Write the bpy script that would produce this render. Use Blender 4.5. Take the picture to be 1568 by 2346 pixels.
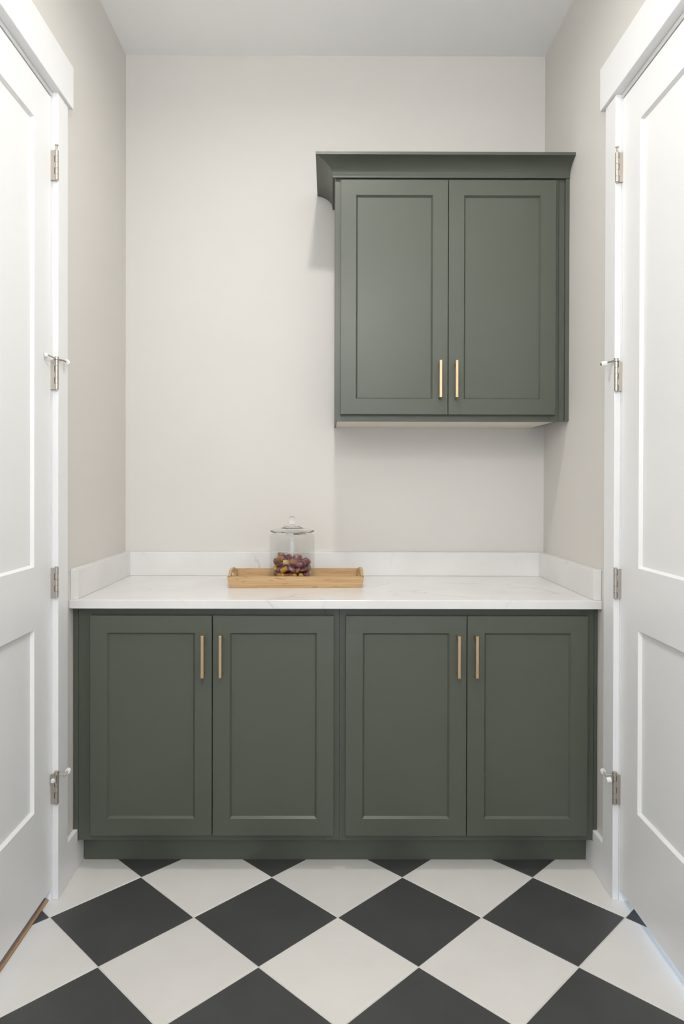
import bpy, bmesh, math, random
from mathutils import Matrix, Vector

for o in list(bpy.data.objects):
    bpy.data.objects.remove(o)
scene = bpy.context.scene
C = scene.collection
I = 0.0254                                   # the room is measured in inches; back wall at y = 0, floor at z = 0
rnd = random.Random(7)

# ------------------------------------------------------------------ camera
W_PX, F_PX, CX, CY = 1568, 1610.0, 761.85, 1118.05
cam = bpy.data.cameras.new('camera')
cam_o = bpy.data.objects.new('camera', cam)
C.objects.link(cam_o)
cam.sensor_fit = 'HORIZONTAL'
cam.sensor_width = 36.0
cam.lens = 36.0 * F_PX / W_PX
cam.shift_x = (784 - CX) / W_PX
cam.shift_y = (CY - 1173) / W_PX
cam.clip_start = 0.05
Rc = (Matrix.Rotation(-0.0029, 3, 'Z') @ Matrix.Rotation(-0.0052, 3, 'X') @ Matrix.Rotation(-0.0022, 3, 'Y'))
right, fwd, up = Rc @ Vector((1, 0, 0)), Rc @ Vector((0, 1, 0)), Rc @ Vector((0, 0, 1))
M = Matrix((right, up, -fwd)).transposed().to_4x4()
M.translation = Vector((0, -117.289 * I, 51.164 * I))
cam_o.matrix_world = M
scene.camera = cam_o

# ------------------------------------------------------------------ world (cool daylight of the rooms beyond the doors) and exposure
world = bpy.data.worlds.new('world')
scene.world = world
world.use_nodes = True
wb = world.node_tree.nodes['Background']
wb.inputs[0].default_value = (0.60, 0.77, 1.0, 1)
wb.inputs[1].default_value = 2.2
scene.view_settings.view_transform = 'Standard'
scene.view_settings.look = 'None'
scene.view_settings.exposure = -0.08
scene.view_settings.gamma = 1.0
scene.view_settings.use_curve_mapping = False
LAMP = dict(main=570.0, fill=58.0)
# fill light added behind the viewer to lift the ceiling and cabinet fronts
day = bpy.data.lights.new('rear_fill_light', 'AREA')
day.shape = 'RECTANGLE'
day.size, day.size_y = 56 * I, 84 * I
day.energy = 7.0
day.color = (0.985, 0.99, 1.0)
rear_fill_o = bpy.data.objects.new('rear_fill_light', day)
rear_fill_o.location = (0.4 * I, -194.0 * I, 54 * I)
rear_fill_o.rotation_euler = (math.radians(90), 0, 0)
C.objects.link(rear_fill_o)

# ------------------------------------------------------------------ materials
def mat(name, col, rough=0.5, spec=0.5, metal=0.0, coat=0.0):
    m = bpy.data.materials.new(name)
    m.use_nodes = True
    b = m.node_tree.nodes['Principled BSDF']
    b.inputs['Base Color'].default_value = (*col, 1)
    b.inputs['Roughness'].default_value = rough
    b.inputs['Specular IOR Level'].default_value = spec
    b.inputs['Metallic'].default_value = metal
    b.inputs['Coat Weight'].default_value = coat
    return m

def nd(m, kind, **kw):
    n = m.node_tree.nodes.new(kind)
    for k, v in kw.items():
        if k.startswith('i_'):
            n.inputs[k[2:]].default_value = v
        else:
            setattr(n, k, v)
    return n

def ln(m, a, ao, b, bi):
    m.node_tree.links.new(a.outputs[ao], b.inputs[bi])

def objcoord(m, scale=(1, 1, 1)):
    t = nd(m, 'ShaderNodeTexCoord')
    mp = nd(m, 'ShaderNodeMapping')
    mp.inputs['Scale'].default_value = scale
    ln(m, t, 'Object', mp, 'Vector')
    return mp

def ramp(m, stops):
    r = nd(m, 'ShaderNodeValToRGB')
    e = r.color_ramp.elements
    while len(e) < len(stops):
        e.new(0.5)
    for el, (p, c) in zip(e, stops):
        el.position = p
        el.color = (*c, 1)
    return r

def mottled(name, c1, c2, scale, rough, bump=0.0, bscale=200.0, spec=0.5, coat=0.0):
    m = mat(name, c1, rough, spec, 0, coat)
    b = m.node_tree.nodes['Principled BSDF']
    mp = objcoord(m)
    n = nd(m, 'ShaderNodeTexNoise', i_Scale=scale, i_Detail=5.0)
    ln(m, mp, 0, n, 'Vector')
    r = ramp(m, [(0.3, c1), (0.7, c2)])
    ln(m, n, 0, r, 0)
    ln(m, r, 0, b, 'Base Color')
    if bump:
        n2 = nd(m, 'ShaderNodeTexNoise', i_Scale=bscale, i_Detail=3.0)
        ln(m, mp, 0, n2, 'Vector')
        bp = nd(m, 'ShaderNodeBump', i_Strength=bump, i_Distance=0.001)
        ln(m, n2, 0, bp, 'Height')
        ln(m, bp, 0, b, 'Normal')
    return m

WALL = mottled('wall_paint', (0.688, 0.662, 0.622), (0.698, 0.674, 0.636), 2.0, 0.62, 0.08, 260, 0.3)
CEIL = mottled('ceiling_paint', (0.925, 0.926, 0.920), (0.930, 0.931, 0.925), 2.0, 0.8, 0.05, 260, 0.2)
TRIM = mottled('trim_paint', (0.836, 0.838, 0.836), (0.845, 0.847, 0.845), 3.0, 0.36, 0.02, 120, 0.45)
GREEN = mottled('green_cabinet_paint', (0.080, 0.089, 0.067), (0.085, 0.094, 0.072), 3.0, 0.38, 0.02, 90, 0.5)
CREAM = mottled('cream_laminate', (0.72, 0.66, 0.58), (0.74, 0.68, 0.60), 3.0, 0.5)
NICKEL = mat('satin_nickel', (0.52, 0.48, 0.43), 0.36, 0.5, 1.0)
SLOT = mat('hinge_shadow_gap', (0.03, 0.028, 0.025), 0.7)
BRASS = mottled('satin_brass', (0.62, 0.455, 0.280), (0.66, 0.485, 0.300), 60, 0.30)
BRASS.node_tree.nodes['Principled BSDF'].inputs['Metallic'].default_value = 1.0
RUBBER = mat('white_rubber', (0.82, 0.82, 0.80), 0.55)
GROUT = mottled('pale_grout', (0.63, 0.61, 0.58), (0.67, 0.65, 0.62), 40, 0.85)

def tile_mat(name, c1, c2, rough, specks):
    m = mottled(name, c1, c2, 7.0, rough, 0.04, 60, 0.4)
    nt = m.node_tree
    b = nt.nodes['Principled BSDF']
    src = b.inputs['Base Color'].links[0].from_node
    oi = nd(m, 'ShaderNodeObjectInfo')
    mr = nd(m, 'ShaderNodeMapRange')
    mr.inputs['To Min'].default_value = 0.96
    mr.inputs['To Max'].default_value = 1.04
    ln(m, oi, 'Random', mr, 'Value')
    hs = nd(m, 'ShaderNodeHueSaturation')
    ln(m, mr, 0, hs, 'Value')
    ln(m, src, 0, hs, 'Color')
    last, out = hs, 'Color'
    if specks:
        tc = nd(m, 'ShaderNodeTexCoord')
        v = nd(m, 'ShaderNodeTexVoronoi', i_Scale=17.0)
        ln(m, tc, 'Object', v, 'Vector')
        lt = nd(m, 'ShaderNodeMath', operation='LESS_THAN')
        lt.inputs[1].default_value = 0.026
        ln(m, v, 'Distance', lt, 0)
        sp = nd(m, 'ShaderNodeSeparateColor')
        ln(m, v, 'Color', sp, 0)
        g = nd(m, 'ShaderNodeMath', operation='GREATER_THAN')
        g.inputs[1].default_value = 0.80
        ln(m, sp, 0, g, 0)
        mu = nd(m, 'ShaderNodeMath', operation='MULTIPLY')
        ln(m, lt, 0, mu, 0)
        ln(m, g, 0, mu, 1)
        mx = nd(m, 'ShaderNodeMix', data_type='RGBA')
        ln(m, mu, 0, mx, 0)
        ln(m, hs, 'Color', mx, 6)
        mx.inputs[7].default_value = (0.55, 0.55, 0.53, 1)
        last, out = mx, 2
    ln(m, last, out, b, 'Base Color')
    return m

TILE_B = tile_mat('charcoal_tile', (0.054, 0.054, 0.054), (0.066, 0.066, 0.065), 0.42, True)
TILE_W = tile_mat('off_white_tile', (0.694, 0.672, 0.638), (0.728, 0.706, 0.672), 0.38, False)

def quartz_mat():
    m = mat('white_quartz', (0.8, 0.79, 0.77), 0.22, 0.45)
    b = m.node_tree.nodes['Principled BSDF']
    tc = nd(m, 'ShaderNodeTexCoord')
    geo = nd(m, 'ShaderNodeNewGeometry')
    warp = nd(m, 'ShaderNodeTexNoise', i_Scale=3.2, i_Detail=6.0, i_Roughness=0.6)
    ln(m, geo, 'Position', warp, 'Vector')
    add = nd(m, 'ShaderNodeMixRGB', blend_type='LINEAR_LIGHT')
    add.inputs[0].default_value = 0.16
    ln(m, geo, 'Position', add, 1)
    ln(m, warp, 'Color', add, 2)
    mp = nd(m, 'ShaderNodeMapping')
    mp.inputs['Scale'].default_value = (1.0, 1.5, 1.5)
    mp.inputs['Rotation'].default_value = (0.3, 0.5, 0.6)
    mp.inputs['Location'].default_value = (0.37, 0.11, 0.2)
    ln(m, add, 0, mp, 'Vector')
    vo = nd(m, 'ShaderNodeTexVoronoi', feature='DISTANCE_TO_EDGE', i_Scale=2.0)
    ln(m, mp, 0, vo, 'Vector')
    r = ramp(m, [(0.0, (0.75, 0.75, 0.75)), (0.005, (0.30, 0.30, 0.30)), (0.022, (0, 0, 0))])
    ln(m, vo, 'Distance', r, 0)
    msk = nd(m, 'ShaderNodeTexNoise', i_Scale=4.5, i_Detail=2.0)
    ln(m, geo, 'Position', msk, 'Vector')
    r2 = ramp(m, [(0.48, (0, 0, 0)), (0.66, (0.85, 0.85, 0.85))])
    ln(m, msk, 0, r2, 0)
    mu = nd(m, 'ShaderNodeMixRGB', blend_type='MULTIPLY')
    mu.inputs[0].default_value = 1.0
    ln(m, r, 0, mu, 1)
    ln(m, r2, 0, mu, 2)
    cl = nd(m, 'ShaderNodeTexNoise', i_Scale=5.0, i_Detail=4.0)
    ln(m, geo, 'Position', cl, 'Vector')
    base = ramp(m, [(0.35, (0.744, 0.730, 0.711)), (0.65, (0.786, 0.777, 0.758))])
    ln(m, cl, 0, base, 0)
    mx = nd(m, 'ShaderNodeMixRGB')
    ln(m, mu, 0, mx, 0)
    ln(m, base, 0, mx, 1)
    mx.inputs[2].default_value = (0.45, 0.43, 0.405, 1)
    ln(m, mx, 0, b, 'Base Color')
    return m
QUARTZ = quartz_mat()

def bamboo_mat():
    m = mat('bamboo', (0.6, 0.4, 0.2), 0.42, 0.4)
    b = m.node_tree.nodes['Principled BSDF']
    mp = objcoord(m, (4.0, 90.0, 170.0))
    n = nd(m, 'ShaderNodeTexNoise', i_Scale=1.0, i_Detail=4.0)
    ln(m, mp, 0, n, 'Vector')
    r = ramp(m, [(0.30, (0.430, 0.262, 0.115)), (0.50, (0.530, 0.345, 0.170)), (0.70, (0.600, 0.420, 0.230))])
    ln(m, n, 0, r, 0)
    mp2 = objcoord(m, (22.0, 60.0, 95.0))
    n2 = nd(m, 'ShaderNodeTexNoise', i_Scale=1.0, i_Detail=1.0)
    ln(m, mp2, 0, n2, 'Vector')
    r2 = ramp(m, [(0.64, (0, 0, 0)), (0.72, (0.6, 0.6, 0.6))])
    ln(m, n2, 0, r2, 0)
    mx = nd(m, 'ShaderNodeMixRGB')
    ln(m, r2, 0, mx, 0)
    ln(m, r, 0, mx, 1)
    mx.inputs[2].default_value = (0.34, 0.185, 0.070, 1)
    ln(m, mx, 0, b, 'Base Color')
    return m
BAMBOO = bamboo_mat()

def wood_mat(name, c1, c2, sc):
    m = mat(name, c1, 0.45)
    b = m.node_tree.nodes['Principled BSDF']
    mp = objcoord(m, sc)
    n = nd(m, 'ShaderNodeTexNoise', i_Scale=1.0, i_Detail=5.0)
    ln(m, mp, 0, n, 'Vector')
    r = ramp(m, [(0.3, c1), (0.7, c2)])
    ln(m, n, 0, r, 0)
    ln(m, r, 0, b, 'Base Color')
    return m
THRESH = wood_mat('brown_threshold_wood', (0.15, 0.105, 0.075), (0.21, 0.15, 0.11), (60, 5, 40))
THRESH_EDGE = wood_mat('raw_tan_wood', (0.40, 0.24, 0.13), (0.50, 0.32, 0.19), (60, 5, 40))
PLANKS = wood_mat('brown_plank_wood', (0.15, 0.11, 0.085), (0.20, 0.15, 0.115), (30, 3, 30))

def clear_mat(name, tint, rough, low, high):
    """thin clear sheet: lets light through, reflects more at grazing angles"""
    m = bpy.data.materials.new(name)
    m.use_nodes = True
    nt = m.node_tree
    nt.nodes.remove(nt.nodes['Principled BSDF'])
    out = nt.nodes['Material Output']
    tr = nd(m, 'ShaderNodeBsdfTransparent')
    tr.inputs[0].default_value = (*tint, 1)
    gl = nd(m, 'ShaderNodeBsdfGlossy')
    gl.inputs['Roughness'].default_value = rough
    gl.inputs['Color'].default_value = (0.95, 0.96, 0.96, 1)
    lw = nd(m, 'ShaderNodeLayerWeight')
    lw.inputs['Blend'].default_value = 0.5
    pw = nd(m, 'ShaderNodeMath', operation='POWER')
    pw.inputs[1].default_value = 4.0
    ln(m, lw, 'Facing', pw, 0)
    mr = nd(m, 'ShaderNodeMapRange')
    mr.inputs['To Min'].default_value = low
    mr.inputs['To Max'].default_value = high
    ln(m, pw, 0, mr, 'Value')
    mx = nd(m, 'ShaderNodeMixShader')
    ln(m, mr, 0, mx, 0)
    ln(m, tr, 0, mx, 1)
    ln(m, gl, 0, mx, 2)
    ln(m, mx, 0, out, 'Surface')
    return m
GLASS = clear_mat('clear_jar_glass', (0.975, 0.978, 0.977), 0.02, 0.025, 0.42)
GLASS_LID = mat('clear_lid_glass', (0.97, 0.98, 0.975), 0.0, 0.5)
GLASS_LID.node_tree.nodes['Principled BSDF'].inputs['Transmission Weight'].default_value = 1.0
GLASS_LID.node_tree.nodes['Principled BSDF'].inputs['IOR'].default_value = 1.48
WRAP = clear_mat('clear_cellophane', (0.97, 0.965, 0.965), 0.10, 0.09, 0.6)

def candy_mat(name, c1, c2):
    m = mottled(name, c1, c2, 90, 0.2, 0.2, 150, 0.5, 0.2)
    b = m.node_tree.nodes['Principled BSDF']
    b.inputs['Transmission Weight'].default_value = 0.35
    b.inputs['IOR'].default_value = 1.3
    return m
CANDY_P = candy_mat('plum_red_candy', (0.36, 0.010, 0.060), (0.19, 0.006, 0.035))
CANDY_A = candy_mat('amber_candy', (0.66, 0.20, 0.012), (0.40, 0.08, 0.008))
CANDY_G = candy_mat('golden_candy', (0.95, 0.55, 0.03), (0.85, 0.42, 0.02))

def lamp_mat(name, strength):
    m = bpy.data.materials.new(name)
    m.use_nodes = True
    nt = m.node_tree
    nt.nodes.remove(nt.nodes['Principled BSDF'])
    e = nd(m, 'ShaderNodeEmission')
    e.inputs[0].default_value = (1.0, 0.984, 0.960, 1)
    e.inputs[1].default_value = strength
    ln(m, e, 0, nt.nodes['Material Output'], 'Surface')
    return m

# ------------------------------------------------------------------ builders
WO = {}
def obj(name, bm, m, parent=None, smooth=False, origin=None):
    """link a bmesh (verts in inches, room coordinates) as one mesh object"""
    bmesh.ops.recalc_face_normals(bm, faces=bm.faces)
    vs = [v.co for v in bm.verts]
    if origin is None:
        mn = [min(v[i] for v in vs) for i in range(3)]
        mx = [max(v[i] for v in vs) for i in range(3)]
        origin = Vector(((mn[0] + mx[0]) / 2, (mn[1] + mx[1]) / 2, mn[2]))
    origin = Vector(origin)
    for v in bm.verts:
        v.co = (v.co - origin) * I
    me = bpy.data.meshes.new(name)
    bm.to_mesh(me)
    bm.free()
    for p in me.polygons:
        p.use_smooth = smooth
    ms = m if isinstance(m, (list, tuple)) else [m]
    for k in ms:
        me.materials.append(k)
    o = bpy.data.objects.new(name, me)
    C.objects.link(o)
    place(o, origin, parent)
    return o

def place(o, origin, parent):
    WO[o.name] = Vector(origin)
    if parent:
        o.parent = parent
        o.location = (Vector(origin) - WO[parent.name]) * I
    else:
        o.location = Vector(origin) * I

def empty(name, origin):
    o = bpy.data.objects.new(name, None)
    o.empty_display_size = 0.05
    C.objects.link(o)
    place(o, origin, None)
    return o

def tag(o, label, cat, group=None, kind=None):
    o['label'] = label
    o['category'] = cat
    if group:
        o['group'] = group
    if kind:
        o['kind'] = kind
    return o

def box(bm, x0, x1, y0, y1, z0, z1, bev=0.0, seg=1):
    x0, x1 = sorted((x0, x1)); y0, y1 = sorted((y0, y1)); z0, z1 = sorted((z0, z1))
    r = bmesh.ops.create_cube(bm, size=1.0)
    vs = r['verts']
    for v in vs:
        v.co = Vector(((x0 + x1) / 2 + v.co.x * (x1 - x0), (y0 + y1) / 2 + v.co.y * (y1 - y0), (z0 + z1) / 2 + v.co.z * (z1 - z0)))
    if bev:
        es = list({e for v in vs for e in v.link_edges})
        bmesh.ops.bevel(bm, geom=es, offset=bev, segments=seg, affect='EDGES', profile=0.5)

def boxes(*args, bev=0.0):
    bm = bmesh.new()
    for a in args:
        box(bm, *a, bev=bev)
    return bm

def tube(bm, p0, p1, r, n=16, r1=None):
    p0, p1 = Vector(p0), Vector(p1)
    r1 = r if r1 is None else r1
    d = (p1 - p0).normalized()
    a = d.orthogonal().normalized()
    b = d.cross(a)
    A = [bm.verts.new(p0 + (a * math.cos(t) + b * math.sin(t)) * r) for t in [2 * math.pi * k / n for k in range(n)]]
    B = [bm.verts.new(p1 + (a * math.cos(t) + b * math.sin(t)) * r1) for t in [2 * math.pi * k / n for k in range(n)]]
    for k in range(n):
        bm.faces.new((A[k], A[(k + 1) % n], B[(k + 1) % n], B[k]))
    bm.faces.new(A)
    bm.faces.new(list(reversed(B)))

def lathe(bm, prof, cx, cy, n=64, closed=True):
    """spin (r, z) points about a vertical axis; points with r = 0 become poles"""
    rings = []
    for r, z in prof:
        if r < 1e-6:
            rings.append([bm.verts.new((cx, cy, z))])
        else:
            rings.append([bm.verts.new((cx + r * math.cos(2 * math.pi * k / n), cy + r * math.sin(2 * math.pi * k / n), z)) for k in range(n)])
    pairs = list(zip(rings, rings[1:]))
    if closed:
        pairs.append((rings[-1], rings[0]))
    for a, b in pairs:
        for k in range(n):
            j = (k + 1) % n
            if len(a) == 1 and len(b) == 1:
                continue
            if len(a) == 1:
                bm.faces.new((a[0], b[j], b[k]))
            elif len(b) == 1:
                bm.faces.new((a[k], a[j], b[0]))
            else:
                bm.faces.new((a[k], a[j], b[j], b[k]))

def panel_frame(mp, A0, A1, B0, B1, holes, T, e, ins, dep):
    """a framed leaf in (a, b) with depth; holes = [(a0, a1, b0, b1)] stacked in b, each with a sloped sticking"""
    bm = bmesh.new()
    a0, a1 = holes[0][0], holes[0][1]
    ac = [A0 + e, a0, a1, A1 - e]
    bc = [B0 + e] + [v for h in holes for v in (h[2], h[3])] + [B1 - e]
    hb = {(h[2], h[3]) for h in holes}
    def q(pts):
        bm.faces.new([bm.verts.new(mp(*p)) for p in pts])
    for i in range(3):
        for j in range(len(bc) - 1):
            if i == 1 and (bc[j], bc[j + 1]) in hb:
                continue
            q([(ac[i], bc[j], 0), (ac[i + 1], bc[j], 0), (ac[i + 1], bc[j + 1], 0), (ac[i], bc[j + 1], 0)])
            x = [ac[0] - e if i == 0 else ac[i], ac[3] + e if i == 2 else ac[i + 1]]
            y = [B0 if j == 0 else bc[j], B1 if j == len(bc) - 2 else bc[j + 1]]
            # back: matching grid, opening inset by the sticking
            def bk(a, b):
                for h in holes:
                    if a in (h[0], h[1]) and b in (h[2], h[3]):
                        return (a + (ins if a == h[0] else -ins), b + (ins if b == h[2] else -ins), T)
                if a in (a0, a1):
                    return (a + (ins if a == a0 else -ins), b, T)
                return (a, b, T)
            q([bk(x[0], y[0]), bk(x[0], y[1]), bk(x[1], y[1]), bk(x[1], y[0])])
    def ring(r0, d0, r1, d1, bs):
        def pts(r, d):
            L = [(r[0], r[2], d), (r[1], r[2], d)]
            L += [(r[1], b, d) for b in bs]
            L += [(r[1], r[3], d), (r[0], r[3], d)]
            L += [(r[0], b, d) for b in reversed(bs)]
            return L
        P, Q = pts(r0, d0), pts(r1, d1)
        for k in range(len(P)):
            j = (k + 1) % len(P)
            q([P[k], P[j], Q[j], Q[k]])
    ring((A0 + e, A1 - e, B0 + e, B1 - e), 0, (A0, A1, B0, B1), e, bc[1:-1])
    ring((A0, A1, B0, B1), e, (A0, A1, B0, B1), T, bc[1:-1])
    for h in holes:
        i2 = (h[0] + ins, h[1] - ins, h[2] + ins, h[3] - ins)
        ring(h, 0, i2, dep, [])
        ring(i2, dep, i2, T, [])
    bmesh.ops.remove_doubles(bm, verts=bm.verts, dist=1e-4)
    return bm

# ------------------------------------------------------------------ dimensions (inches)
XL, XR, ZC, YR = -34.14, 35.66, 122.45, -190.0     # left wall, right wall, ceiling, rear wall
WT = 5.0                                           # wall thickness
DOOR_FAR, DOOR_W, DOOR_TOP = -31.25, 30.0, 98.35   # hinge edge of both doors, leaf width, leaf top
DOOR_NEAR = DOOR_FAR - DOOR_W

# ------------------------------------------------------------------ floor: diagonal checkerboard, each tile a piece
fl = obj('floor', boxes((XL - 3, XR + 40, YR, 0.5, -1.2, -0.07)), GROUT, origin=(0, -60, -0.07))
tag(fl, 'black and off-white checkerboard tile floor laid on the diagonal', 'floor', kind='structure')
DIAG, TX, TY = 17.008, 9.498, -26.0
HALF = (DIAG - 0.19) / 2

def clip(poly, axis, lim, keep_less):
    out = []
    for k in range(len(poly)):
        a, b = poly[k], poly[(k + 1) % len(poly)]
        ina = (a[axis] <= lim) if keep_less else (a[axis] >= lim)
        inb = (b[axis] <= lim) if keep_less else (b[axis] >= lim)
        if ina:
            out.append(a)
        if ina != inb:
            t = (lim - a[axis]) / (b[axis] - a[axis])
            out.append((a[0] + t * (b[0] - a[0]), a[1] + t * (b[1] - a[1])))
    return out

FULL = {}
def tile(cx, cy, black):
    name = 'black_tile' if black else 'white_tile'
    m = TILE_B if black else TILE_W
    P = [(cx - HALF, cy), (cx, cy - HALF), (cx + HALF, cy), (cx, cy + HALF)]
    xr = XR + 9.0 if DOOR_NEAR - 6 < cy < DOOR_FAR + 6 else XR
    Q = P
    for ax, lim, less in ((0, xr, True), (0, XL - 0.35, False), (1, 0.0, True), (1, YR, False)):
        Q = clip(Q, ax, lim, less)
        if len(Q) < 3:
            return
    ar = 0.5 * abs(sum(Q[k][0] * Q[(k + 1) % len(Q)][1] - Q[(k + 1) % len(Q)][0] * Q[k][1] for k in range(len(Q))))
    if ar < 0.3:
        return
    full = abs(ar - 2 * HALF * HALF) < 1e-3
    if full and black in FULL:
        o = FULL[black].copy()
        C.objects.link(o)
        place(o, (cx, cy, -0.35), fl)
        return
    bm = bmesh.new()
    top = [bm.verts.new((x, y, 0.0)) for x, y in Q]
    bot = [bm.verts.new((x, y, -0.35)) for x, y in Q]
    f = bm.faces.new(top)
    bm.faces.new(bot)
    for k in range(len(Q)):
        j = (k + 1) % len(Q)
        bm.faces.new((top[k], top[j], bot[j], bot[k]))
    bmesh.ops.bevel(bm, geom=list(f.edges), offset=0.04, segments=1, affect='EDGES')
    o = obj(name, bm, m, fl, origin=(cx, cy, -0.35))
    if full:
        FULL[black] = o
for k in range(-4, 5):
    for j in range(-11, 4):
        tile(TX + k * DIAG, TY - DIAG / 2 + j * DIAG, True)
        tile(TX + (k + 0.5) * DIAG, TY + j * DIAG, False)

# ------------------------------------------------------------------ shell
tag(obj('ceiling', boxes((XL - WT, XR + WT, YR - WT, WT, ZC, ZC + 4)), CEIL), 'flat pale grey-white ceiling', 'ceiling', kind='structure')
tag(obj('wall_back', boxes((XL - WT, XR + WT, 0, WT, 0, ZC)), WALL), 'warm greige painted back wall behind the counter', 'wall', kind='structure')
WX0, WX1, WZ0, WZ1 = 0.4 - 28, 0.4 + 28, 12.0, 96.0
tag(obj('wall_front', boxes((XL - WT, WX0, YR - WT, YR, 0, ZC), (WX1, XR + WT, YR - WT, YR, 0, ZC),
                            (WX0, WX1, YR - WT, YR, 0, WZ0), (WX0, WX1, YR - WT, YR, WZ1, ZC)), WALL), 'warm greige painted wall behind the viewer', 'wall', kind='structure')
added_win = tag(empty('added_window_1', (0.4, YR, WZ0)), 'tall white-framed window added out of view behind the viewer', 'window', kind='structure')  # made-up window, added out of view around the rear fill light
for a in ((WX0 - 2.5, WX0, YR, YR + 0.75, WZ0 - 2.5, WZ1 + 2.5), (WX1, WX1 + 2.5, YR, YR + 0.75, WZ0 - 2.5, WZ1 + 2.5)):
    obj('added_window_casing', boxes(a), TRIM, added_win)
for a in ((WX0, WX1, YR, YR + 0.75, WZ1, WZ1 + 2.5), (WX0 - 3, WX1 + 3, YR, YR + 1.5, WZ0 - 1.0, WZ0)):
    obj('added_window_sill', boxes(a), TRIM, added_win)
obj('added_sash', boxes((WX0, WX0 + 1.5, YR - 2, YR - 1, WZ0, WZ1), (WX1 - 1.5, WX1, YR - 2, YR - 1, WZ0, WZ1), (WX0 + 1.5, WX1 - 1.5, YR - 2, YR - 1, WZ0, WZ0 + 1.5),
                  (WX0 + 1.5, WX1 - 1.5, YR - 2, YR - 1, WZ1 - 1.5, WZ1), (WX0 + 1.5, WX1 - 1.5, YR - 2, YR - 1, 53.2, 54.8)), TRIM, added_win)

def side_wall(name, x0, x1, label):
    t = 1.0
    bm = boxes((x0, x1, DOOR_FAR + t, 0, 0, ZC), (x0, x1, DOOR_NEAR - t, DOOR_FAR + t, DOOR_TOP + t, ZC), (x0, x1, YR, DOOR_NEAR - t, 0, ZC))
    tag(obj(name, bm, WALL), label, 'wall', kind='structure')
side_wall('wall_left', XL - WT, XL, 'warm greige left wall with a white door')
side_wall('wall_right', XR, XR + WT, 'warm greige right wall with a white door')

# floor of the room beyond the left door, and the strip that meets it
thr = obj('trim_3', boxes((XL - WT - 34, XL - 1.7, DOOR_NEAR - 8, DOOR_FAR + 8, -0.4, 0.0)), PLANKS)
tag(thr, 'brown wood floor seen under the left door', 'wood floor', kind='structure')
bm = bmesh.new()
P = [(XL - 0.36, -0.3), (XL - 0.36, 0.10), (XL - 0.62, 0.30), (XL - 1.70, 0.30), (XL - 1.70, -0.3)]
A = [bm.verts.new((x, DOOR_NEAR - 0.2, z)) for x, z in P]
B = [bm.verts.new((x, DOOR_FAR + 0.05, z)) for x, z in P]
for k in range(5):
    f = bm.faces.new((A[k], A[(k + 1) % 5], B[(k + 1) % 5], B[k]))
    f.material_index = 1 if k in (0, 1) else 0
bm.faces.new(A); bm.faces.new(B)
th = obj('trim_4', bm, [THRESH, THRESH_EDGE])
tag(th, 'brown wooden threshold strip under the left door', 'threshold', kind='structure')

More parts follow.
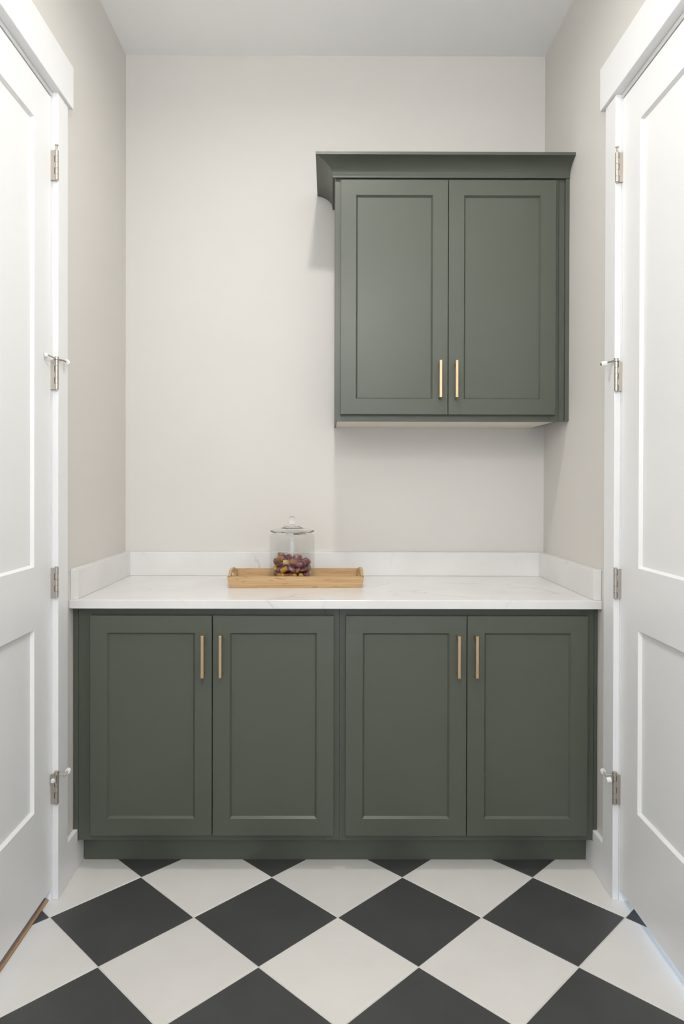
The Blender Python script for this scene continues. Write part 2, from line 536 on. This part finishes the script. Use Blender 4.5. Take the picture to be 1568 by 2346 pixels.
# ------------------------------------------------------------------ doors, casings, hinges
def door_set(n, s, X0, side):
    """s = +1: wall on the left, room towards +x; s = -1: wall on the right"""
    def X(u):
        return X0 + s * u
    far, near, top, bot = DOOR_FAR, DOOR_NEAR, DOOR_TOP, 1.45
    # casing, jamb and header
    tr = tag(empty('trim_%d' % n, (X(0), far, 0)), 'white flat casing with wide head board around the %s door' % side, 'door casing', kind='structure')
    cf = -27.82
    obj('side_casing', boxes((X(0), X(0.75), cf, -31.0, 0, 99.05), bev=0.05), TRIM, tr)
    obj('side_casing', boxes((X(0), X(0.75), near - 0.25, near - 3.45, 0, 99.05), bev=0.05), TRIM, tr)
    obj('head_casing', boxes((X(0), X(1.12), cf + 0.95, near - 4.4, 99.05, 104.45), bev=0.05), TRIM, tr)
    obj('jamb', boxes((X(0.0), X(-WT - 0.3), far + 0.09, far + 1.0, 0, 99.2)), TRIM, tr)
    obj('jamb', boxes((X(0.0), X(-WT - 0.3), near - 0.09, near - 1.0, 0, 99.2)), TRIM, tr)
    obj('head_jamb', boxes((X(0.0), X(-WT - 0.3), near - 0.09, far + 0.09, top + 0.12, 99.2)), TRIM, tr)
    obj('stop_strip', boxes((X(-1.83), X(-3.2), far - 0.42, far + 0.09, 0, top + 0.12)), TRIM, tr)
    obj('stop_strip', boxes((X(-1.83), X(-3.2), near + 0.42, near - 0.09, 0, top + 0.12)), TRIM, tr)
    obj('stop_strip', boxes((X(-1.83), X(-3.2), near + 0.42, far - 0.42, top - 0.3, top + 0.12)), TRIM, tr)
    # leaf: two recessed panels
    d = tag(empty('door_%d' % n, (X(0), far, bot)), 'white two-panel shaker door with satin nickel hinges in the %s wall' % side, 'door', kind='structure')
    st = 4.8
    mp = lambda a, b, dep: (X(-0.06 - dep), a, b)
    holes = [(near + st, far - st, 12.95, 34.27), (near + st, far - st, 41.5, 93.5)]
    obj('leaf', panel_frame(mp, near, far, bot, top, holes, 1.7, 0.05, 0.25, 0.38), TRIM, d)
    for h in holes:
        obj('panel', boxes((X(-0.06 - 0.38), X(-1.4), h[0] + 0.24, h[1] - 0.24, h[2] + 0.24, h[3] - 0.24)), TRIM, d)
    # hinges
    yh, ua, rb = far - 0.02, 0.66, 0.225
    for k, zc in enumerate((13.75, 39.07, 64.48, 90.0)):
        hz0, hz1 = zc - 1.8, zc + 1.8
        kn = (hz1 - hz0) / 5
        own = (0, 2, 4) if s > 0 else (1, 3)
        bm = bmesh.new()
        box(bm, X(-0.5), X(0.40), yh - 0.07, yh + 0.07, hz0, hz1)
        for j in range(5):
            if j in own:
                box(bm, X(0.38), X(ua), yh - 0.07 - (rb - 0.07) * 0.55, yh + 0.07, hz0 + j * kn + 0.01, hz0 + (j + 1) * kn - 0.01)
        h = obj('hinge', bm, NICKEL, d)
        h['label'] = 'satin nickel butt hinge'
        bm = bmesh.new()
        for j in range(5):
            tube(bm, (X(ua), yh, hz0 + j * kn + 0.012), (X(ua), yh, hz0 + (j + 1) * kn - 0.012), rb, 20)
        obj('barrel', bm, NICKEL, h, smooth=False)
        bm = bmesh.new()
        lift = 0.62 if k == 3 else 0.06
        tube(bm, (X(ua), yh, hz0 - 0.1), (X(ua), yh, hz1 + lift), 0.115, 12)
        tube(bm, (X(ua), yh, hz1 + lift), (X(ua), yh, hz1 + lift + 0.09), 0.22, 16)
        obj('pin', bm, NICKEL, h)
        if k == 0 or k == 2:
            door_stop(h, X, yh, ua, hz1, s, k)

def door_stop(h, X, yh, ua, z, s, k):
    """hinge-pin stop: a collar on the pin, a fixed arm and a threaded rod, each with a white bumper"""
    bm = bmesh.new()
    tube(bm, (X(ua), yh, z + 0.02), (X(ua), yh, z + 0.16), 0.36, 20)
    tube(bm, (X(ua), yh, z + 0.16), (X(ua), yh, z + 0.40), 0.26, 16)
    if k == 2:
        # arms out flat: fixed arm over the leaf, rod towards the casing
        if s > 0:
            tube(bm, (X(ua), yh, z + 0.12), (X(0.42), yh - 1.85, z + 0.24), 0.085, 10)
        tube(bm, (X(ua), yh, z + 0.12), (X(ua + 0.5), yh + 1.2, z + 0.10), 0.11, 10)
        obj('stop_bracket', bm, NICKEL, h)
        bm = bmesh.new()
        tube(bm, (X(ua + 0.5), yh + 1.2, z + 0.1), (X(ua + 0.62), yh + 1.75, z + 0.06), 0.09, 12)
        obj('stop_rod', bm, NICKEL, h)
        if s > 0:
            bm = bmesh.new()
            tube(bm, (X(0.0), yh - 1.93, z + 0.26), (X(0.36), yh - 1.86, z + 0.24), 0.26, 16)
            obj('bumper', bm, RUBBER, h)
        bm = bmesh.new()
        if s > 0:
            tube(bm, (X(ua + 0.62), yh + 1.7, z + 0.05), (X(ua + 0.50), yh + 2.1, z + 0.05), 0.33, 18)
        else:
            tube(bm, (X(ua + 0.62), yh + 1.4, z - 0.02), (X(ua + 1.25), yh + 1.5, z - 0.10), 0.35, 18)
        obj('bumper', bm, RUBBER, h)
        bm = bmesh.new()
        e = (X(ua + 0.62), yh + 1.6, z + 0.05) if s > 0 else (X(ua + 1.22), yh + 1.45, z - 0.1)
        f = (X(ua + 0.64), yh + 1.5, z + 0.05) if s > 0 else (X(ua + 1.36), yh + 1.40, z - 0.12)
        tube(bm, e, f, 0.15, 12)
        obj('bolt_head', bm, NICKEL, h)
    else:
        # stop swung forward: a plate hanging over the leaf, an arm with a cross bolt
        tube(bm, (X(ua), yh, z + 0.05), (X(ua + 1.0), yh + 0.1, z - 0.02), 0.12, 10)
        if s > 0:
            box(bm, X(ua - 0.45), X(ua + 0.12), yh - 0.42, yh - 0.30, z - 0.95, z + 0.05)
        obj('stop_bracket', bm, NICKEL, h)
        bm = bmesh.new()
        tube(bm, (X(ua + 1.0), yh + 0.1, z - 0.12), (X(ua + 1.22), yh + 0.3, z + 0.28), 0.12, 12)
        obj('stop_rod', bm, NICKEL, h)
        bm = bmesh.new()
        tube(bm, (X(ua + 0.95), yh + 0.02, z - 0.20), (X(ua + 0.98), yh - 0.10, z - 0.20), 0.16, 12)
        obj('bolt_head', bm, NICKEL, h)
        bm = bmesh.new()
        tube(bm, (X(ua + 1.22), yh + 0.3, z + 0.26), (X(ua + 1.26), yh + 0.6, z + 0.29), 0.32, 18)
        obj('bumper', bm, RUBBER, h)
        bm = bmesh.new()
        if s > 0:
            tube(bm, (X(ua - 0.30), yh - 0.30, z - 0.62), (X(ua - 0.28), yh - 0.62, z - 0.60), 0.30, 16, 0.2)
        else:
            tube(bm, (X(ua + 0.52), yh - 0.1, z - 0.55), (X(ua + 1.05), yh - 0.1, z - 0.58), 0.33, 18)
        obj('bumper', bm, RUBBER, h)

door_set(1, +1, XL, 'left')
door_set(2, -1, XR, 'right')

# baseboards
def baseboard(name, X0, s, label):
    bm = boxes((X0, X0 + s * 0.6, -27.82, -0.3, 0, 5.2), (X0, X0 + s * 0.6, YR, DOOR_NEAR - 3.45, 0, 5.2), bev=0.06)
    tag(obj(name, bm, TRIM), label, 'baseboard', kind='structure')
baseboard('baseboard_left', XL, 1, 'white baseboard at the foot of the left wall')
baseboard('baseboard_right', XR, -1, 'white baseboard at the foot of the right wall')

# ------------------------------------------------------------------ cabinets
def handle(parent, x, yf, z0, z1):
    """square brass bar pull on two posts"""
    bm = bmesh.new()
    w = 0.20
    box(bm, x - w, x + w, yf - 1.40, yf - 1.02, z0, z1, bev=0.04)
    for zc in (z0 + 0.26, z1 - 0.26):
        box(bm, x - w, x + w, yf - 1.04, yf + 0.01, zc - 0.24, zc + 0.24)
    h = obj('handle', bm, BRASS, parent)
    h['label'] = 'satin brass bar handle'

def shaker_door(parent, x0, x1, z0, z1, yf, rail, hx, hz0, hz1):
    mp = lambda a, b, dep: (a, yf + dep, b)
    hole = (x0 + rail, x1 - rail, z0 + rail, z1 - rail)
    d = obj('door', panel_frame(mp, x0, x1, z0, z1, [hole], 0.73, 0.05, 0.25, 0.33), GREEN, parent)
    obj('panel', boxes((hole[0] + 0.245, hole[1] - 0.245, yf + 0.33, yf + 0.6, hole[2] + 0.245, hole[3] - 0.245)), GREEN, d)
    handle(d, hx, yf, hz0, hz1)

def frame_mesh(x0, x1, z0, z1, y0, y1, sl, sr, rb, rt, mid=None):
    bs = [(x0, x0 + sl, y0, y1, z0, z1), (x1 - sr, x1, y0, y1, z0, z1),
          (x0 + sl, x1 - sr, y0 + 0.005, y1, z0, z0 + rb), (x0 + sl, x1 - sr, y0 + 0.005, y1, z1 - rt, z1)]
    return boxes(*bs, bev=0.02)

BF = -24.1                 # base face-frame plane
def base_cabinet(x0, x1, doors, hx, label, filler):
    c = tag(empty('base_cabinet', ((x0 + x1) / 2, -12, 3.84)), label, 'cabinet', 'green base cabinets under the countertop')
    obj('body', boxes((x0 + 0.03, x1 - 0.03, BF + 0.75, -0.1, 3.9, 34.8)), GREEN, c)
    obj('face_frame', frame_mesh(x0 + 0.012, x1 - 0.012, 3.84, 34.84, BF + 0.12, BF + 0.75, 1.9, 1.9, 1.5, 1.5), GREEN, c)
    for (a, b), h in zip(doors, hx):
        shaker_door(c, a, b, 4.80, 33.83, -24.85, 2.25, h, 25.95, 31.47)
    fx0, fx1, nx0, nx1 = filler
    bm = bmesh.new()
    box(bm, fx0, fx1, BF + 0.10, BF + 0.7, 5.25, 34.84)
    box(bm, nx0, nx1, BF + 0.10, BF + 0.7, 3.70, 5.26)
    obj('filler_strip', bm, GREEN, c)
base_cabinet(-33.40, 1.29, [(-31.61, -15.55), (-15.44, 0.52)], (-16.60, -14.27),
             'dark green two-door base cabinet on the left, below the bamboo tray', (-34.08, -33.415, -33.53, -33.415))
base_cabinet(1.29, 35.15, [(2.07, 18.03), (18.13, 34.06)], (16.83, 19.17),
             'dark green two-door base cabinet on the right, below the wall cabinet', (35.165, 35.62, 35.05, 35.055))
tk = obj('toe_kick_board', boxes((-33.42, 35.02, -21.7, -21.1, 0.0, 3.82), bev=0.02), GREEN)
tag(tk, 'long dark green toe-kick board under both base cabinets', 'toe kick')

# wall cabinet with crown
UF = -12.0
uc = tag(empty('wall_cabinet', (17.4, -6, 60.66)), 'dark green two-door wall cabinet with crown moulding in the right corner', 'cabinet')
obj('body', boxes((0.66, 34.15, UF + 0.75, -0.02, 60.72, 97.0)), GREEN, uc)
ff = obj('face_frame', frame_mesh(0.66, 34.15, 60.66, 97.0, UF + 0.10, UF + 0.75, 1.6, 1.4, 1.5, 1.2), GREEN, uc)
obj('side_panel', boxes((0.64, 0.95, UF + 0.12, -0.02, 60.60, 97.0)), GREEN, uc)
bp = obj('bottom_panel', boxes((0.96, 33.55, UF + 0.76, -0.03, 60.62, 60.74)), CREAM, uc)
bp['label'] = 'cream unpainted underside'
for (a, b, hx) in ((1.47, 17.45, 16.21), (17.54, 33.53, 18.59)):
    shaker_door(uc, a, b, 61.6, 96.43, UF - 0.75, 2.28, hx, 63.99, 69.49)
obj('filler_strip', boxes((34.17, 35.04, UF + 0.08, UF + 0.7, 60.68, 97.0), bev=0.02), GREEN, uc)
obj('scribe_strip', boxes((35.06, XR - 0.01, UF - 0.28, UF + 0.4, 60.70, 97.0), bev=0.03), GREEN, uc)
# crown: cove profile swept along the left side and the front
prof = [(0.0, 96.86), (0.0, 97.22)]
for k in range(1, 13):
    t = math.radians(72) * k / 12
    prof.append((2.5 * (1 - math.cos(t)) / (1 - math.cos(math.radians(72))), 97.22 + 1.92 * math.sin(t) / math.sin(math.radians(72))))
prof += [(2.5, 99.55), (-0.36, 99.55), (-0.36, 96.86)]
bm = bmesh.new()
xl, yf = 0.26, -12.45
rows = []
for p, z in prof:
    rows.append([bm.verts.new((xl - p, -0.03, z)), bm.verts.new((xl - p, yf - p, z)), bm.verts.new((XR - 0.02, yf - p, z))])
for k in range(len(rows)):
    a, b = rows[k], rows[(k + 1) % len(rows)]
    for j in range(2):
        bm.faces.new((a[j], a[j + 1], b[j + 1], b[j]))
bm.faces.new([r[0] for r in rows]); bm.faces.new([r[2] for r in rows])
obj('crown_moulding', bm, GREEN, uc)

# ------------------------------------------------------------------ countertop
ct = tag(empty('countertop', (0.7, -12.5, 34.86)), 'white veined quartz countertop with low backsplash across the base cabinets', 'countertop')
obj('slab', boxes((XL + 0.02, XR - 0.02, -25.52, -0.02, 34.86, 36.0), bev=0.06), QUARTZ, ct)
T = 1.05
obj('backsplash', boxes((XL + 0.02, XR - 0.02, -T, -0.03, 36.01, 39.95), bev=0.04), QUARTZ, ct)
obj('side_splash', boxes((XL + 0.02, XL + T, -25.0, -T - 0.01, 36.01, 39.95), bev=0.04), QUARTZ, ct)
obj('side_splash', boxes((XR - T, XR - 0.02, -25.2, -T - 0.01, 36.01, 39.95), bev=0.04), QUARTZ, ct)

# ------------------------------------------------------------------ bamboo tray
TROT = math.radians(1.3)
TC = Vector((-5.15, -9.3, 36.03))
def tp(x, y, z):
    c, s_ = math.cos(TROT), math.sin(TROT)
    return Vector((TC.x + c * x - s_ * y, TC.y + s_ * x + c * y, TC.z + z))
tray = tag(empty('serving_tray', TC), 'rectangular bamboo serving tray with cut-out handles on the countertop', 'tray')
HX, HY, HT, SP, TH = 9.75, 5.1, 1.62, 0.26, 0.38

def solid(quads_outer, quads_inner):
    """closed solid from two matching outlines"""
    bm = bmesh.new()
    A = [bm.verts.new(p) for p in quads_outer]
    B = [bm.verts.new(p) for p in quads_inner]
    bm.faces.new(A); bm.faces.new(list(reversed(B)))
    for k in range(len(A)):
        j = (k + 1) % len(A)
        bm.faces.new((A[k], A[j], B[j], B[k]))
    return bm
bm = bmesh.new()
box(bm, -HX + 0.2, HX - 0.2, -HY + 0.2, HY - 0.2, 0.10, 0.32)
for v in bm.verts:
    v.co = tp(*v.co)
obj('base', bm, BAMBOO, tray)
for sg, nm in ((-1, 'front_side'), (1, 'back_side')):
    o = [(-HX, sg * HY, 0), (HX, sg * HY, 0), (HX + SP, sg * (HY + SP * 0.6), HT), (-HX - SP, sg * (HY + SP * 0.6), HT)]
    i = [(-HX + TH, sg * (HY - TH), 0), (HX - TH, sg * (HY - TH), 0), (HX - TH + SP, sg * (HY - TH + SP * 0.6), HT), (-HX + TH - SP, sg * (HY - TH + SP * 0.6), HT)]
    obj(nm, solid([tp(*p) for p in o], [tp(*p) for p in i]), BAMBOO, tray)
for sg in (-1, 1):
    bm = bmesh.new()
    ys = [-HY + TH, -3.3, -2.6, -1.9, -1.2, 0, 1.2, 1.9, 2.6, 3.3, HY - TH]
    def topz(y):
        t = max(0.0, 1 - (abs(y) / 3.5) ** 4)
        return HT + 0.62 * t
    def pt(y, z, inner):
        f = z / HT
        return tp(sg * (HX + SP * f - (TH if inner else 0)), y, z)
    def slot(y):
        return (0.95, topz(y) - 0.42) if abs(y) < 2.0 else None
    # strip grid with a slot cut through
    def quad(a, b, c, d):
        bm.faces.new([bm.verts.new(p) for p in (a, b, c, d)])
    for k in range(len(ys) - 1):
        y0, y1 = ys[k], ys[k + 1]
        cut = abs((y0 + y1) / 2) < 1.9
        spans = [((0, 0), (0.95, 0.95)), ((topz(y0) - 0.45, topz(y1) - 0.45), (topz(y0), topz(y1)))] if cut else [((0, 0), (topz(y0), topz(y1)))]
        for (l0, l1), (h0, h1) in spans:
            for inner in (False, True):
                quad(pt(y0, l0, inner), pt(y1, l1, inner), pt(y1, h1, inner), pt(y0, h0, inner))
            quad(pt(y0, h0, False), pt(y1, h1, False), pt(y1, h1, True), pt(y0, h0, True))
            quad(pt(y0, l0, False), pt(y1, l1, False), pt(y1, l1, True), pt(y0, l0, True))
        if cut:
            for ya, other in ((y0, ys[k - 1] if k else y0), (y1, ys[k + 2] if k + 2 < len(ys) else y1)):
                if abs((ya + other) / 2) >= 1.9:
                    quad(pt(ya, 0.95, False), pt(ya, topz(ya) - 0.45, False), pt(ya, topz(ya) - 0.45, True), pt(ya, 0.95, True))
    bmesh.ops.remove_doubles(bm, verts=bm.verts, dist=1e-4)
    obj('handle_end', bm, BAMBOO, tray)

# ------------------------------------------------------------------ glass jar
JX, JY, JZ = -5.85, -9.2, 36.36
jar = tag(empty('glass_jar', (JX, JY, JZ)), 'clear glass jar with knobbed lid holding wrapped candies on the bamboo tray', 'jar')
bm = bmesh.new()
R0 = 3.50
outer = [(0, 0.0), (3.1, 0.0), (3.38, 0.10), (R0, 0.38), (R0, 6.75), (3.46, 6.98), (3.32, 7.14), (3.16, 7.22), (3.12, 7.34), (3.18, 7.46)]
inner = [(3.06, 7.46), (3.00, 7.30), (3.06, 7.14), (3.30, 6.96), (R0 - 0.14, 6.72), (R0 - 0.14, 0.5), (3.2, 0.32), (0, 0.30)]
lathe(bm, [(r, JZ + z) for r, z in outer + inner], JX, JY, 96, closed=False)
obj('jar_body', bm, GLASS, jar, smooth=True)
bm = bmesh.new()
lo = [(0, 8.50), (1.12, 8.50), (1.25, 8.38), (1.22, 8.26), (1.32, 8.22), (2.2, 7.98), (3.3, 7.72), (3.42, 7.64), (3.36, 7.56), (3.05, 7.48)]
li = [(2.95, 7.24), (2.88, 7.24), (2.90, 7.52), (2.1, 7.80), (1.2, 8.06), (0, 8.12)]
lathe(bm, [(r, JZ + z) for r, z in lo + li], JX, JY, 96, closed=False)
lid = obj('lid', bm, GLASS_LID, jar, smooth=True)
bm = bmesh.new()
kp = [(0, 8.52), (0.52, 8.52), (0.40, 8.62), (0.36, 8.74), (0.44, 8.86)]
for k in range(1, 12):
    t = math.radians(-48 + 138 * k / 11)
    kp.append((0.61 * math.cos(t) if k < 11 else 0.0, 9.34 + 0.61 * math.sin(t)))
lathe(bm, [(r, JZ + z) for r, z in kp], JX, JY, 48, closed=False)
obj('knob', bm, GLASS_LID, lid, smooth=True)

# ------------------------------------------------------------------ wrapped candies, each one a thing
def candy_meshes():
    bm = bmesh.new()
    pr = [(0, -0.60), (0.29, -0.60), (0.36, -0.52), (0.38, 0.0), (0.36, 0.52), (0.29, 0.60), (0, 0.60)]
    lathe(bm, pr, 0, 0, 10, closed=False)
    bmesh.ops.rotate(bm, verts=bm.verts, cent=(0, 0, 0), matrix=Matrix.Rotation(math.pi / 2, 3, 'Y'))
    bmesh.ops.recalc_face_normals(bm, faces=bm.faces)
    for v in bm.verts:
        v.co *= I
    a = bpy.data.meshes.new('candy')
    bm.to_mesh(a); bm.free()
    bm = bmesh.new()
    n = 14
    prw = [(0.40, 0.98), (0.24, 0.84), (0.08, 0.70), (0.27, 0.625), (0.40, 0.53), (0.43, 0.0), (0.40, -0.53), (0.27, -0.625), (0.08, -0.70), (0.24, -0.84), (0.40, -0.98)]
    rings = []
    for q, (r, x) in enumerate(prw):
        rg = []
        for k in range(n):
            wob = 1 + (0.30 if q in (0, 1, 9, 10) else 0.09) * (1 if (k + (q == 5)) % 2 else -1)
            t = 2 * math.pi * k / n + (0.5 if q < 2 else 0)
            rg.append(bm.verts.new((x + (0.06 if k % 2 and q in (0, 10) else 0), r * wob * math.cos(t), r * wob * math.sin(t) * (0.55 if q in (0, 1, 9, 10) else 1))))
        rings.append(rg)
    for A, B in zip(rings, rings[1:]):
        for k in range(n):
            bm.faces.new((A[k], A[(k + 1) % n], B[(k + 1) % n], B[k]))
    for v in bm.verts:
        v.co *= I
    b = bpy.data.meshes.new('wrapper')
    bm.to_mesh(b); bm.free()
    b.materials.append(WRAP)
    return a, b
cm, wm = candy_meshes()
CM = {}
for key, m in (('p', CANDY_P), ('a', CANDY_A), ('g', CANDY_G)):
    me = cm.copy()
    me.materials.append(m)
    CM[key] = me

# settle balls in the jar by simple relaxation
N = 74
rad, JR = 0.56, 3.02
floor_z = JZ + 0.34
pos = [Vector((rnd.uniform(-2.4, 2.4), rnd.uniform(-2.4, 2.4), 0.5 + 0.075 * k)) for k in range(N)]
for it in range(240):
    for p in pos:
        p.z -= 0.03
    for _ in range(2):
        for i in range(N):
            for j in range(i + 1, N):
                d = pos[j] - pos[i]
                if abs(d.x) > 2 * rad or abs(d.y) > 2 * rad:
                    continue
                L = d.length
                if 1e-6 < L < 2 * rad:
                    s_ = d * ((2 * rad - L) / L * 0.5)
                    pos[i] -= s_; pos[j] += s_
        for p in pos:
            h = math.hypot(p.x, p.y)
            if h > JR - rad:
                p.x *= (JR - rad) / h; p.y *= (JR - rad) / h
            if p.z < rad + 0.1:
                p.z = rad + 0.1
GRP = 'wrapped candies in the glass jar'
BASE_LABEL = {'p': 'plum-red candy in clear wrapper inside the glass jar',
              'a': 'amber candy in clear wrapper inside the glass jar',
              'g': 'bright golden candy in clear wrapper inside the glass jar'}
spec = [[rnd.choices('pag', (0.68, 0.26, 0.06))[0], None, None] for _ in pos]
# the ones that stand out: (x, z in the jar, colour, turn, label)
for x, z, key, rot, label in (
        (-2.5, 2.7, 'p', (0, 1.45, 0.2), 'plum-red candy standing upright at the left side of the jar heap'),
        (-1.4, 2.5, 'g', (0, 0.0, 0.1), 'golden bar-shaped candy lying near the top left of the jar heap'),
        (0.1, 2.5, 'a', (0.4, 0.2, 0.5), 'amber candy in the upper middle of the jar heap'),
        (1.7, 2.7, 'p', (0, 0.10, -0.15), 'plum-red roll lying flat at the upper right of the jar heap'),
        (1.6, 1.6, 'p', (0, -0.05, 0.2), 'plum-red roll under the upper right roll in the jar'),
        (0.5, 1.1, 'g', (0, 0.1, 1.45), 'golden candy end-on at the front middle of the jar'),
        (2.2, 0.7, 'g', (0, 0.0, 1.75), 'golden candy end-on at the lower right of the jar'),
        (-0.6, 0.9, 'a', (0, -0.1, 0.1), 'amber roll lying flat low at the front of the jar'),
        (-2.3, 1.0, 'a', (0, 0.9, 0.9), 'amber candy tilted at the lower left of the jar'),
        (-1.7, 1.6, 'p', (0, -0.7, 0.4), 'plum-red candy tilted beside the left amber candy in the jar'),
        (-0.5, 3.4, 'p', (0, 1.2, 0.3), 'topmost plum-red candy poking up left of the middle of the jar')):
    k = min((i for i in range(N) if spec[i][2] is None), key=lambda i: (pos[i].x - x) ** 2 + 1.3 * (pos[i].z - z) ** 2 + 0.35 * (pos[i].y + 2.4) ** 2)
    spec[k] = [key, rot, label]
for p, (key, rot, label) in zip(pos, spec):
    o = bpy.data.objects.new('wrapped_candy', CM[key])
    C.objects.link(o)
    if rot:
        h = math.hypot(p.x, p.y)
        if h > 2.2:
            p.x *= 2.2 / h; p.y *= 2.2 / h
        if p.z < 1.15:
            rot = (rot[0], max(-0.1, min(0.1, rot[1])), rot[2])
    o.location = Vector((JX + p.x, JY + p.y, floor_z + p.z)) * I
    edge = math.hypot(p.x, p.y) > 1.9
    yaw = math.atan2(p.y, p.x) + math.pi / 2 + rnd.uniform(-0.1, 0.1) if edge else rnd.uniform(0, 6.28)
    tilt = 0.08 if p.z < 1.0 else 0.6
    auto = (rnd.uniform(0, 6.28), rnd.uniform(-tilt, tilt), yaw)
    o.rotation_euler = rot if rot else auto
    tag(o, label if label else BASE_LABEL[key], 'candy', GRP)
    w = bpy.data.objects.new('wrapper', wm)
    C.objects.link(w)
    w.parent = o

# ------------------------------------------------------------------ ceiling lamp above the frame, and unseen globes added for fill light
def lamp(x, y, r, strength, label, rim=0.62):
    """flush round ceiling lamp: white trim ring and a lit opal disc"""
    L = tag(empty('ceiling_lamp', (x, y, ZC)), label, 'ceiling lamp')
    bm = bmesh.new()
    lathe(bm, [(r, ZC - 0.01), (r + 0.7, ZC - 0.01), (r + 0.7, ZC - rim * 0.5), (r + 0.4, ZC - rim), (r + 0.02, ZC - rim)], x, y, 48, closed=True)
    obj('trim_ring', bm, TRIM, L, smooth=False)
    bm = bmesh.new()
    lathe(bm, [(0, ZC - 0.14), (r, ZC - 0.14), (r, ZC - 0.03), (0, ZC - 0.03)], x, y, 48, closed=False)
    obj('diffuser', bm, lamp_mat('lit_opal_disc', strength), L, smooth=False)
def fill(x, y, z, r, strength, label):
    """opal globe on a rod, added out of view to brighten the room"""
    L = tag(empty('fill_lamp', (x, y, z)), label, 'pendant lamp', 'opal globe pendant lamps added along the passage')
    bm = bmesh.new()
    tube(bm, (x, y, z + r - 0.05), (x, y, ZC - 0.6), 0.2, 12)
    obj('rod', bm, NICKEL, L)
    bm = bmesh.new()
    lathe(bm, [(0, ZC - 0.02), (2.6, ZC - 0.02), (2.6, ZC - 0.4), (1.0, ZC - 0.8), (0, ZC - 0.8)], x, y, 40, closed=False)
    obj('canopy', bm, NICKEL, L)
    bm = bmesh.new()
    bmesh.ops.create_uvsphere(bm, u_segments=40, v_segments=20, radius=r)
    for v in bm.verts:
        v.co += Vector((x, y, z))
    obj('globe', bm, lamp_mat('lit_opal_globe', strength), L, smooth=True)
lamp(0.4, -43.0, 2.0, LAMP['main'], 'small round ceiling lamp between the two doors')
fill(0.4, -104.0, 99.0, 5.0, LAMP['fill'], 'opal globe pendant lamp added above the viewer')
fill(0.4, -156.0, 99.0, 5.0, LAMP['fill'], 'opal globe pendant lamp added behind the viewer')
